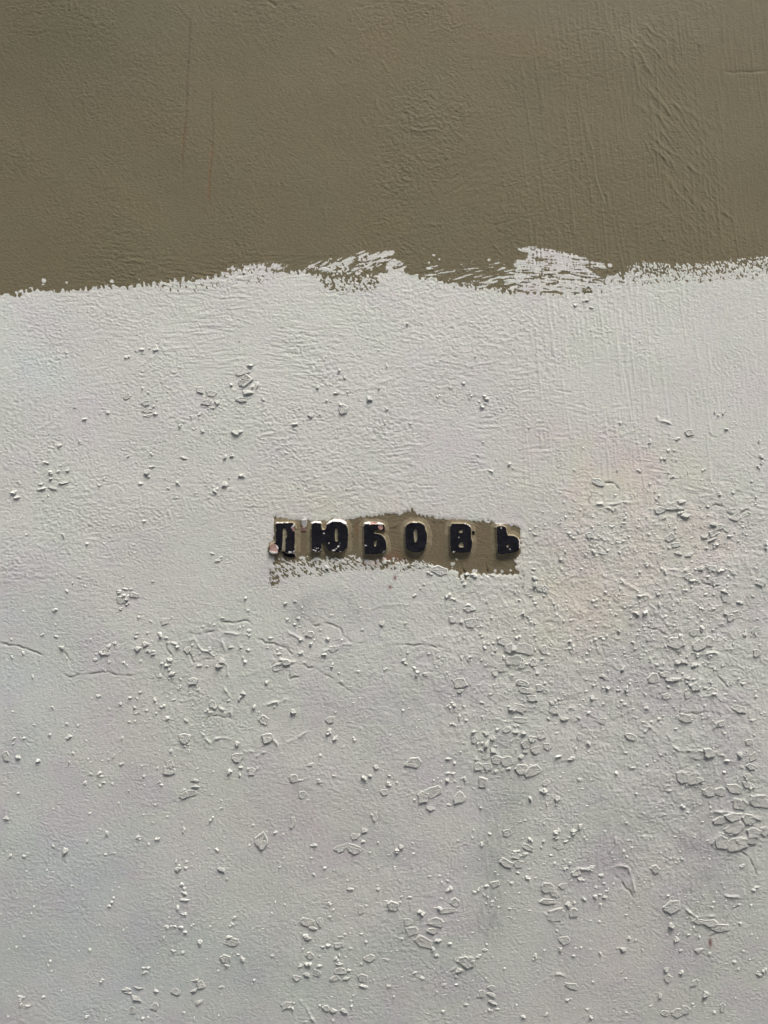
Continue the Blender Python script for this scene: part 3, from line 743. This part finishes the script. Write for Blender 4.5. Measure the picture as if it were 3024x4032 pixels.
'H': "35,455,80,100 240,340,36,90 590,500,170,60 635,430,50,36 700,390,44,34 665,420,22,20 690,465,34,26 375,480,40,26 770,300,36,60 905,522,40,30 943,495,44,34 960,580,18,14 925,580,16,14 1020,540,22,20 790,467,16,16 900,630,22,26 180,567,16,14 372,675,26,30 600,715,30,20 612,765,34,20 885,875,70,50 935,855,28,20 948,822,20,18 680,905,44,50 1070,920,36,36 985,980,70,44 1010,1040,80,50 1240,905,100,34 1190,895,40,30 1290,855,60,60 1170,980,110,60 1140,1035,50,40 1090,1110,120,70 1180,1105,44,26 1145,1155,30,24 1165,1195,30,24 1250,1115,28,26 1240,720,24,20 1265,770,36,34 1240,775,30,26 1630,405,60,50 1620,600,80,50 1500,745,36,24 1550,738,60,34 1525,860,36,34 1545,833,24,14 1478,810,16,20 1435,770,30,18 1465,485,30,34 330,985,100,50 415,985,50,60 365,1020,60,26 320,1070,44,30 345,1090,60,30 440,1140,30,20 478,1135,34,20 540,1135,60,36 625,1157,44,16 550,1080,30,14 350,1200,50,44 340,1245,40,34 290,1260,44,30 405,1265,34,24 325,1320,50,30 395,1315,50,36 265,1345,50,34 540,1195,22,20 525,1225,34,30 535,1255,50,20 545,1300,80,40 610,1298,44,24 515,1350,60,36 585,1350,50,30 690,1345,60,44 700,1400,50,24 855,1395,40,30 735,1215,70,40 685,1250,24,24 850,1225,50,14 1365,1240,110,70 1315,1295,50,30 1450,1200,34,26 1485,1163,40,14 1300,1335,36,16 1075,1342,30,22 1525,1410,50,34 1460,1450,60,50 1520,1450,70,30 1530,1500,60,24 1520,1555,30,24 1560,1548,40,24 200,1520,70,40 230,1540,40,30 455,1540,50,34 500,1555,50,30 570,1555,50,30 620,1525,24,18 1215,1390,50,16",
'I': "150,320,18,12 355,350,24,20 445,360,36,40 295,390,40,30 390,400,40,30 290,435,44,26 205,463,22,22 370,435,26,16 350,465,34,20 480,455,24,20 475,433,30,16 300,495,70,34 120,455,34,34 100,500,70,34 30,525,40,24 30,555,60,34 90,545,44,24 40,605,80,50 120,640,24,18 105,700,34,28 375,605,30,30 340,585,20,16 350,640,34,26 415,665,60,40 510,630,40,30 580,680,30,24 445,705,40,24 380,715,22,14 235,760,80,60 330,750,70,34 275,800,50,34 365,865,44,44 408,857,24,20 400,920,60,60 230,850,100,40 280,940,120,80 580,865,26,30 470,830,28,30 545,815,34,24 615,820,20,20 660,735,14,14 595,730,18,18 623,770,16,12 340,1100,70,50 315,1158,40,36 205,1162,30,14 155,1203,30,30 755,1085,30,34 725,1160,56,30 577,1188,24,24 848,1168,18,18 800,1102,14,14 1030,1000,40,44 1078,1060,18,16 1065,1092,34,30 1090,1168,26,16 930,640,60,50 908,742,22,22 1098,573,24,24 768,890,18,24 820,400,16,14 755,452,14,12 1035,880,110,80 1015,810,24,20 1210,1080,34,20 1210,1165,60,30 1275,1185,30,20 1305,855,24,14 1580,765,56,24 1495,613,18,16 1470,1285,26,18 1480,992,22,18 1545,1235,26,24 1450,1240,30,20 1000,1295,36,40 1010,1350,50,50 1097,1305,40,30 1185,1380,70,40 1255,1450,44,40 960,1460,36,40 900,1528,30,12 1170,1515,20,14 990,1575,60,34 1070,1570,70,60 1125,1555,60,50 1315,1570,24,22 1365,1535,40,60 385,1400,90,40 225,1588,24,28 80,1595,40,30 510,1597,30,24 735,1345,18,16 710,1307,14,12 525,1370,16,14 1610,1330,60,30 1640,1300,30,40 1440,310,260,80 1440,370,120,70 1590,310,80,30 1400,470,190,100 1600,390,130,60 1520,450,130,50 1245,975,150,70 1345,1020,120,60",
}
flakes = []
for q, txt in FLAKES.items():
    ox, oy = SQ[q]
    for t in txt.split():
        x, y, fw, fh = (float(v) for v in t.split(','))
        flakes.append((ox + x / QS, oy + y / QS, fw / QS, fh / QS))
parts_ = []
rq = random.Random(3)
for (x, y, fw, fh) in flakes:
    if max(fw, fh) < 74:
        parts_.append((x, y, fw, fh))
        continue
    n = int(math.ceil(max(fw, fh) / 62.0))
    for k in range(n):
        t = (k + .5) / n - .5
        dx, dy = (t * fw, rq.uniform(-.25, .25) * fh) if fw >= fh else (rq.uniform(-.12, .12) * fw, t * fh)
        parts_.append((x + dx, y + dy, (fw / n * rq.uniform(.95, 1.35)) if fw >= fh else fw * rq.uniform(.6, 1),
                       fh * rq.uniform(.55, 1.0) if fw >= fh else fh / n * rq.uniform(.95, 1.35)))
flakes = parts_
flakes.sort(key=lambda f: -f[2] * f[3])

def crumb_shape(r, lean):
    """angular chip: thin at its upper edge, thick at the lower one, so that its face looks up; unit size"""
    n = r.choice([4, 5, 6, 7])
    a0 = r.random() * 6.28
    ang = [a0 + (k + r.uniform(-.4, .4)) * 6.283 / n for k in range(n)]
    rad = [0.5 * r.uniform(0.5, 1.25) for _ in ang]
    tilt = r.uniform(0.6, 1.15)
    top = lambda x, y: 0.55 - tilt * y
    v = [(math.cos(a) * q * 1.06, math.sin(a) * q * 1.06, -0.8) for a, q in zip(ang, rad)]
    v += [(math.cos(a) * q, math.sin(a) * q, 0.62 * top(0, math.sin(a) * q) + r.uniform(-.08, .16)) for a, q in zip(ang, rad)]
    v += [(math.cos(a) * q * .66, math.sin(a) * q * .66, top(0, math.sin(a) * q * .66) + r.uniform(-.05, .25)) for a, q in zip(ang, rad)]
    v.append((r.uniform(-.1, .1), r.uniform(-.1, .1), top(0, 0) + r.uniform(-.1, .25)))
    f = []
    for k in range(n):
        j = (k + 1) % n
        for b in (0, n):
            f += [(b + k, b + j, b + n + j), (b + k, b + n + j, b + n + k)]
        f.append((2 * n + k, 2 * n + j, 3 * n))
    return np.array(v), np.array(f)

def plate_shape(r):
    """thin lifted plate of paint: broken, angular outline, bevel along the top, slightly buckled face"""
    m = r.choice([5, 6, 6, 7, 8])
    a0 = r.random() * 6.28
    cor = []
    for k in range(m):
        a = a0 + (k + r.uniform(-.3, .3)) * 6.283 / m
        q = 0.5 * r.uniform(.82, 1.18)
        q *= 0.96 / max(abs(math.cos(a)), abs(math.sin(a))) ** 0.8
        cor.append((math.cos(a) * q, math.sin(a) * q))
    out = []
    for k in range(m):
        (ax_, ay_), (bx_, by_) = cor[k], cor[(k + 1) % m]
        for t in (0, .33, .66):
            j = .045 if t else 0.0
            out.append((ax_ + (bx_ - ax_) * t + r.uniform(-j, j), ay_ + (by_ - ay_) * t + r.uniform(-j, j)))
    n = len(out)
    tx, ty = r.uniform(-.6, .3), r.uniform(-.9, -.1)
    fold = r.uniform(0, 6.28)
    def top(x, y):
        return 0.62 + tx * x + ty * y + 0.22 * abs(x * math.cos(fold) + y * math.sin(fold))
    v = [(x * 1.03, y * 1.03, -0.8) for x, y in out]
    v += [(x, y, (.05 if y > .05 else .6) * top(x, y) + r.uniform(-.05, .1)) for x, y in out]
    v += [(x * c, y * c, top(x, y) + r.uniform(-.06, .12) + .25 * (y > .1)) for x, y in out for c in [(.84 if y > .05 else .93)]]
    v += [(x * .45, y * .45, top(x * .45, y * .45) + r.uniform(-.22, .22)) for x, y in out]
    v.append((0, 0, top(0, 0) + r.uniform(-.05, .1)))
    f = []
    for k in range(n):
        j = (k + 1) % n
        for b in (0, n, 2 * n):
            f += [(b + k, b + j, b + n + j), (b + k, b + n + j, b + n + k)]
        f.append((3 * n + k, 3 * n + j, 4 * n))
    return np.array(v), np.array(f)

rr = random.Random(5)
CR = [crumb_shape(rr, 0) for _ in range(26)]
PL = [plate_shape(rr) for _ in range(40)]

def to_wall(v):      # local (x right, y up, z out of the wall) -> world axes
    return np.stack([v[:, 0], -v[:, 2], v[:, 1]], -1)

def flake_mesh(nm, vf, smooth):
    m = mesh_np(nm, to_wall(vf[0]), vf[1])
    if not smooth:
        m.polygons.foreach_set('use_smooth', np.zeros(len(vf[1]), bool))
    m.materials.append(M_FLAKE)
    return m
CRM = [flake_mesh('paint_flake', s, False) for s in CR]
PLM = [flake_mesh('paint_flake', s, False) for s in PL]

joined_v, joined_f, off = [], [], 0
def join_flake(vf, px, py, sx, sy, sz, rot, h):
    global off
    v = vf[0].copy()
    c, s_ = math.cos(rot), math.sin(rot)
    x, y = v[:, 0] * c - v[:, 1] * s_, v[:, 0] * s_ + v[:, 1] * c
    out = np.stack([x * sx * S, y * sy * S, v[:, 2] * sz], -1)
    wv = to_wall(out) + np.array(P(px, py, h))
    joined_v.append(wv); joined_f.append(vf[1] + off); off += len(wv)

for i, (px, py, fw, fh) in enumerate(flakes):
    big = min(fw, fh) > 19 and max(fw, fh) > 28
    hgt_m = (min(fw, fh) * 0.36 if not big else 2.6 + 0.035 * min(fw, fh)) * S * rr.uniform(.75, 1.3)
    h0 = h_at(px, py)
    if i < 300:
        k = rr.randrange(len(PLM) if big else len(CRM))
        o = bpy.data.objects.new('paint_flake', (PLM if big else CRM)[k])
        COL.objects.link(o)
        o.parent = wall
        o.location = P(px, py, h0)
        o.scale = (fw * S * 1.1 * rr.choice([-1, 1]) if False else fw * S * 1.1, hgt_m, fh * S * 1.1)
        o.rotation_euler = (0, R(rr.uniform(-26, 26)) + (R(18) if (fw > 90 and fh < 40 and py > 3000) else 0), 0)
    else:
        if big or max(fw, fh) < 9:
            join_flake(rr.choice(PL if big else CR), px, py, fw * 1.15, fh * 1.15, hgt_m * 1.1, rr.uniform(-.5, .5), h0)
        else:                                         # a clot of two or three chips stuck together
            for k in range(rr.choice([2, 2, 3])):
                join_flake(rr.choice(CR), px + rr.uniform(-.32, .32) * fw, py + rr.uniform(-.32, .32) * fh,
                           fw * rr.uniform(.5, .95), fh * rr.uniform(.5, .95), hgt_m * rr.uniform(.7, 1.2), rr.uniform(-.8, .8), h0)

# crumbs too many to count
cl = [(2350, 2430, 320, 260, 420), (2700, 2450, 240, 360, 300), (2720, 3150, 260, 400, 170), (1980, 2750, 260, 380, 170), (1500, 3600, 380, 260, 110),
      (700, 2700, 260, 340, 120), (2850, 2020, 140, 140, 70), (2350, 2080, 260, 90, 110), (2150, 3450, 260, 300, 110), (1300, 2500, 300, 150, 60)]
pts = []
for cx, cy, rx, ry, n in cl:
    for _ in range(n):
        pts.append((rng.normal(cx, rx * .75), rng.normal(cy, ry * .75)))
for _ in range(520):
    pts.append((rng.uniform(-60, 3080), 1300 + 2800 * rng.random() ** 0.6))
for (x, y) in pts:
    if y < np.interp(x, edge[:, 0], edge[:, 1]) + 90 or (1040 < x < 2080 and 2000 < y < 2300):
        continue
    sz = 5.0 + 7.0 * rng.random() ** 2.4
    join_flake(rr.choice(CR), x, y, sz * rng.uniform(.8, 1.9), sz * rng.uniform(.7, 1.15), sz * 0.40 * S, rr.uniform(-.6, .6), h_at(x, y))
jm = mesh_np('paint_crumbs', np.concatenate(joined_v), np.concatenate(joined_f))
jm.polygons.foreach_set('use_smooth', np.zeros(len(jm.polygons), bool))
o = link('paint_crumbs', jm, M_FLAKE)
put_under(o, wall)
o['kind'] = 'stuff'

# torn flap of paint hanging between the first two letters, and its pink back
def slab(nm, pts, h0, h1, mat, tilt=0.0):
    pts = np.array(pts, float)
    n = len(pts)
    cx, cy = pts.mean(0)
    v = [P(x, y, h0) for x, y in pts]
    v += [P(x, y, h1 + tilt * (cy - y) * 0.05) for x, y in pts]
    v += [P(cx + (x - cx) * .8, cy + (y - cy) * .8, h1 + 0.15 + tilt * (cy - y) * 0.05) for x, y in pts]
    v.append(P(cx, cy, h1 + 0.1))
    f = []
    for k in range(n):
        j = (k + 1) % n
        for b in (0, n):
            f += [(b + k, b + n + j, b + j), (b + k, b + n + k, b + n + j)]
        f.append((2 * n + k, 3 * n, 2 * n + j))
    m = mesh_np(nm, np.array(v), np.array(f))
    m.polygons.foreach_set('use_smooth', np.zeros(len(f), bool))
    o = link(nm, m, mat)
    put_under(o, wall)
    return o
def c2(pts):
    return [(1040 + x / 4.366, 2020 + y / 4.366) for x, y in pts]
def c3(pts):
    return [(1400 + x / 4.608, 2020 + y / 4.608) for x, y in pts]
def c4(pts):
    return [(1720 + x / 4.608, 2020 + y / 4.608) for x, y in pts]
slab('torn_paint_flap', c2([(650, 110), (745, 100), (738, 175), (732, 225), (712, 245), (668, 238), (642, 190)]), -1.5, 0.9, M_CHIP, 1)
slab('torn_paint_flap', c2([(655, 240), (705, 245), (722, 308), (630, 318)]), -1.5, 0.5, M_PINK, 1)

# ------------------------------------------------------------------ the six raised letters
def shift(h, dx, dy):
    return h

def letter(label, outers, holes, chips, draft=7.0, depth=3.0, low=(), fills=()):
    """relief letter: black painted face, sloping khaki flanks, chips where the paint came off"""
    allp = [p for o in outers for p in o] + [p for q, _ in low for p in q]
    x0 = min(p[0] for p in allp) - 34; x1 = max(p[0] for p in allp) + 34
    y0 = min(p[1] for p in allp) - 34; y1 = max(p[1] for p in allp) + 34
    gx = np.arange(x0, x1, 1.25); gy = np.arange(y0, y1, 1.25)
    px, py = np.meshgrid(gx, gy)
    nH, nW = px.shape
    def ln(wl):
        fx, fy = np.fft.fftfreq(nW)[None] / 1.25, np.fft.fftfreq(nH)[:, None] / 1.25
        n = np.fft.ifft2(np.fft.fft2(rng.standard_normal((nH, nW))) * np.exp(-((fx ** 2 + fy ** 2) * wl * wl))).real
        return n / n.std()
    na, nb, ncc = ln(16), ln(7), ln(34)
    d = np.full(px.shape, -1e9)
    for o_ in outers:
        d = np.maximum(d, poly_sdf(px, py, smooth_poly(o_, 1)))
    dh = np.full(px.shape, -1e9)
    for h_ in holes:
        dh = np.maximum(dh, poly_sdf(px, py, smooth_poly(h_, 2)))
    d = np.minimum(d, -dh)
    for h_ in fills:
        dh = np.maximum(dh, poly_sdf(px, py, h_))
    dn = d + 1.5 + 0.35 * na + 0.15 * nb                     # painted outline wanders
    slope = sstep(-draft, -0.5, d + 0.5 * na)
    slope = np.maximum(slope, 0.62 * sstep(-4, 0, dh))       # eye floors of the letters raised to keep them out of shade
    foot = sstep(-26, -4, d + 1.5 * ncc)
    hz = depth * slope * (1 + 0.03 * ncc) + 0.55 * foot - 0.9
    hz += 0.06 * np.exp(-((d - 2) / 3.5) ** 2) * slope          # slight lip of paint round the face
    hz += 0.035 * na + 0.015 * nb - 0.10 * sstep(0, 14, d)
    black = dn > 0
    low_cls = []
    for q, hq in low:
        dl = poly_sdf(px, py, smooth_poly(q, 1)) + 0.7 * na
        hz = np.maximum(hz, hq * sstep(-4, 2, dl) - 0.9)
        lowm = dl > 0
        low_cls.append(lowm)
    # base sits on the strip
    bi = np.clip(((px - X0) / STEP).astype(int), 0, W - 1); bj = np.clip(((py - Y0) / STEP).astype(int), 0, H - 1)
    base = hgt[bj, bi]
    base_low = float(np.median(base[(d > -20)]))
    h = base_low + hz + 0.9 + np.where(d < -20, -0.02 * (-20 - d) ** 1.5, 0)
    v = np.stack([(px - 1512) * S, -h * 0.001, EYE + (2016 - py) * S], -1).reshape(-1, 3)
    ii = np.arange(nH * nW).reshape(nH, nW)
    f = np.stack([ii[:-1, :-1], ii[1:, :-1], ii[1:, 1:], ii[:-1, 1:]], -1).reshape(-1, 4)
    cls = np.where(black, 1, 0)
    # worn pale rim just outside the black
    rim = (~black) & (d > -draft * 0.62 + 1.6 * ncc) 
    cls[rim & (nb + 0.6 * ncc > -0.35)] = 2
    cls[(~black) & (dh > -3)] = 2  # eyes painted pale to make up for light missing in the slots
    mats = {0: ('letter_flank', M_KHAKI), 1: ('black_face', M_BLACK), 2: ('worn_rim_lit_eye', M_PALE)}
    for lm in low_cls:
        cls[lm & ~black] = 50
    mats[50] = ('paint_drip', M_BLACK)
    for q, (kind, poly) in enumerate(chips):
        if len(poly) == 1:
            cx, cy, cr_ = poly[0]
            s_ = cr_ * 0.9 - np.hypot((px - cx) * rng.uniform(.7, 1.2), (py - cy) * rng.uniform(.8, 1.4)) + 0.75 * nb
        else:
            s_ = poly_sdf(px, py, poly) + 0.9 * nb
        cls[(s_ > 0) & (d > -20)] = 3 + q
        mats[3 + q] = ('paint_chip', M_CHIP if kind == 'w' else M_PINK)
        h = h + np.where(s_ > 0, 0.12 if kind == 'w' else -0.22, 0)
    v[:, 1] = -h.ravel() * 0.001
    fd = d.ravel()[f].max(1)
    if low:
        for q, hq in low:
            fd = np.maximum(fd, poly_sdf(px, py, q).ravel()[f].max(1) - 10)
    keep = fd > -30
    fc = cls.ravel()[f[:, 0]]
    cxm, cym = (x0 + x1) / 2, max(p[1] for p in allp)
    root = empty('raised_letter', P(cxm, cym, base_low), label, 'letter', 'raised letters of the word')
    face_o = None
    for c_ in range(51):
        s = keep & (fc == c_)
        if not s.any():
            continue
        vv, ff, _ = sub_grid(f[s], v)
        o = link(mats[c_][0], mesh_np(mats[c_][0], vv, ff), mats[c_][1])
        if mats[c_][0] == 'paint_chip' and face_o:
            o.parent = face_o                        # chips belong to the painted face
        else:
            put_under(o, root)
        if c_ == 1:
            face_o = o
    return root

L1 = c2([(205, 178), (300, 175), (400, 170), (515, 178), (535, 240), (522, 330), (526, 480), (516, 560), (520, 640), (500, 685), (368, 672), (374, 620), (380, 500), (382, 420), (408, 414), (394, 300), (385, 245), (322, 248), (318, 400), (314, 520), (300, 600), (285, 645), (240, 680), (190, 690), (110, 690), (92, 600), (130, 522), (208, 520), (210, 430), (214, 340), (222, 270)])
letter('black raised letter \u041b with pink peeled left foot, leftmost of the six',
       [L1], [],
       [('p', c2([(100, 560), (130, 518), (190, 520), (225, 545), (248, 600), (240, 660), (150, 660), (100, 640)])),
        ('w', c2([(92, 640), (120, 650), (200, 672), (245, 655), (230, 690), (180, 698), (100, 696)])),
        ('w', c2([(205, 545), (240, 570), (248, 610), (215, 600)])),
        ('w', c2([(515, 185), (535, 200), (520, 235), (470, 255), (462, 240), (495, 212)])), ('p', c2([(475, 255), (525, 235), (535, 300), (520, 322), (490, 288)])),
        ('w', c2([(365, 672), (420, 680), (430, 650), (470, 660), (495, 675), (525, 635), (525, 690), (370, 690)])),
        ('w', c2([(200, 160), (300, 155), (430, 158), (410, 172), (300, 168), (205, 172)]))],
       low=[(c2([(315, 655), (350, 660), (370, 695), (420, 700), (525, 700), (542, 738), (510, 762), (390, 760), (335, 725), (315, 690)]), 1.3)],
       fills=[c2([(318, 245), (390, 245), (405, 420), (378, 520), (372, 650), (300, 650), (314, 520)])])
L2 = c2([(823, 180), (880, 170), (970, 175), (980, 240), (995, 300), (1050, 290), (1070, 260), (1080, 215), (1110, 180), (1170, 150), (1250, 148), (1330, 155), (1390, 190), (1425, 240), (1438, 320), (1435, 450), (1430, 560), (1400, 600), (1360, 645), (1310, 665), (1200, 668), (1120, 640), (1080, 600), (1055, 530), (1030, 480), (985, 490), (980, 600), (970, 650), (870, 665), (828, 650), (825, 500), (823, 300)])
w2 = [(848, 547, 9), (905, 605, 16), (925, 600, 12), (850, 628, 12), (885, 650, 14), (975, 630, 12), (1112, 515, 9), (1275, 570, 14), (1240, 605, 11), (1205, 635, 16), (1310, 655, 11), (1025, 345, 17), (1300, 515, 8), (875, 585, 6), (1180, 640, 10), (940, 655, 14)]
letter('black raised letter \u042e with white paint along its top, second in the row',
       [L2], [c2([(1215, 260), (1245, 240), (1275, 260), (1278, 400), (1275, 480), (1245, 495), (1215, 470), (1210, 350)])],
       [('w', c2([(800, 172), (810, 150), (900, 130), (985, 148), (985, 172), (880, 166), (825, 180)])),
        ('w', c2([(1080, 178), (1120, 130), (1180, 98), (1260, 92), (1350, 108), (1415, 150), (1425, 185), (1395, 190), (1330, 150), (1250, 143), (1170, 146), (1110, 182)]))]
       + [('w', [(*c2([(a, b)])[0], r_ / 4.366)]) for a, b, r_ in w2])
L3 = c3([(150, 195), (280, 200), (400, 205), (505, 205), (520, 250), (512, 300), (480, 318), (440, 298), (350, 290), (330, 350), (335, 370), (440, 385), (500, 430), (540, 500), (550, 560), (547, 660), (500, 700), (440, 725), (300, 740), (200, 745), (165, 735), (160, 400)])
letter('black raised letter \u0411 with a pink chip on its upper arm',
       [L3], [c3([(333, 500), (370, 478), (388, 480), (387, 560), (377, 600), (345, 607), (326, 575)])],
       [('p', c3([(400, 235), (450, 205), (482, 210), (502, 270), (470, 300), (420, 272)])),
        ('w', c3([(150, 165), (230, 150), (330, 152), (440, 165), (500, 185), (505, 203), (400, 202), (290, 205), (150, 192)])),
        ('p', c3([(255, 165), (330, 160), (400, 175), (380, 200), (280, 205)])),
        ('w', [(*c3([(180, 585)])[0], 4.0)]), ('w', c3([(480, 715), (520, 680), (540, 680), (530, 700), (490, 722)])),
        ('w', [(*c3([(265, 742)])[0], 2.4)]), ('w', [(*c3([(210, 742)])[0], 2.0)])])
L4 = c3([(1000, 180), (1080, 172), (1180, 185), (1230, 215), (1250, 270), (1265, 340), (1283, 360), (1283, 500), (1270, 580), (1230, 660), (1180, 695), (1080, 708), (1000, 690), (935, 650), (912, 600), (905, 500), (903, 300), (915, 240), (950, 205)])
letter('black raised letter \u041e with a narrow upright slot, fourth in the row',
       [L4], [c3([(1058, 290), (1085, 274), (1117, 290), (1122, 400), (1120, 485), (1078, 540), (1058, 490), (1046, 400), (1046, 320)])],
       [('w', c3([(1010, 172), (1050, 160), (1110, 162), (1100, 170), (1050, 168)]))])
L5 = c4([(240, 195), (380, 200), (490, 195), (560, 215), (605, 265), (608, 350), (605, 450), (625, 510), (625, 600), (605, 660), (590, 700), (450, 712), (320, 700), (255, 705), (245, 600), (238, 400)])
letter('black raised letter \u0412 with two small eyes, beside a black paint dot',
       [L5], [c4([(388, 305), (425, 272), (470, 288), (473, 342), (420, 368), (390, 348)]), c4([(380, 605), (398, 530), (430, 496), (467, 513), (488, 570), (488, 620), (430, 626)])],
       [('w', [(*c4([(322, 690)])[0], 2.4)]), ('w', [(*c4([(298, 706)])[0], 3.4)]), ('w', [(*c4([(395, 440)])[0], 2.4)]),
        ('w', c4([(500, 188), (555, 205), (590, 235), (585, 240), (550, 212), (500, 194)]))],
       low=[(c4([(632, 330), (650, 312), (685, 322), (692, 350), (675, 382), (645, 384), (630, 360)]), 1.1)])
L6 = c4([(1075, 245), (1180, 240), (1225, 250), (1245, 290), (1250, 350), (1265, 380), (1270, 415), (1350, 412), (1420, 430), (1465, 470), (1478, 560), (1475, 650), (1440, 690), (1350, 715), (1200, 725), (1110, 730), (1095, 700), (1095, 560), (1085, 450), (1090, 330)])
letter('black raised letter \u042c against the torn paint edge, rightmost of the six',
       [L6], [c4([(1240, 580), (1275, 552), (1303, 520), (1308, 590), (1275, 627), (1250, 607)])],
       [('w', [(*c4([(1158, 268)])[0], 2.8)]), ('w', [(*c4([(1320, 650)])[0], 3.0)]),
        ('w', c4([(1480, 440), (1497, 500), (1500, 620), (1478, 640), (1480, 540)])),
        ('w', c4([(1020, 170), (1080, 120), (1160, 130), (1230, 165), (1265, 190), (1190, 212), (1085, 205)]))])
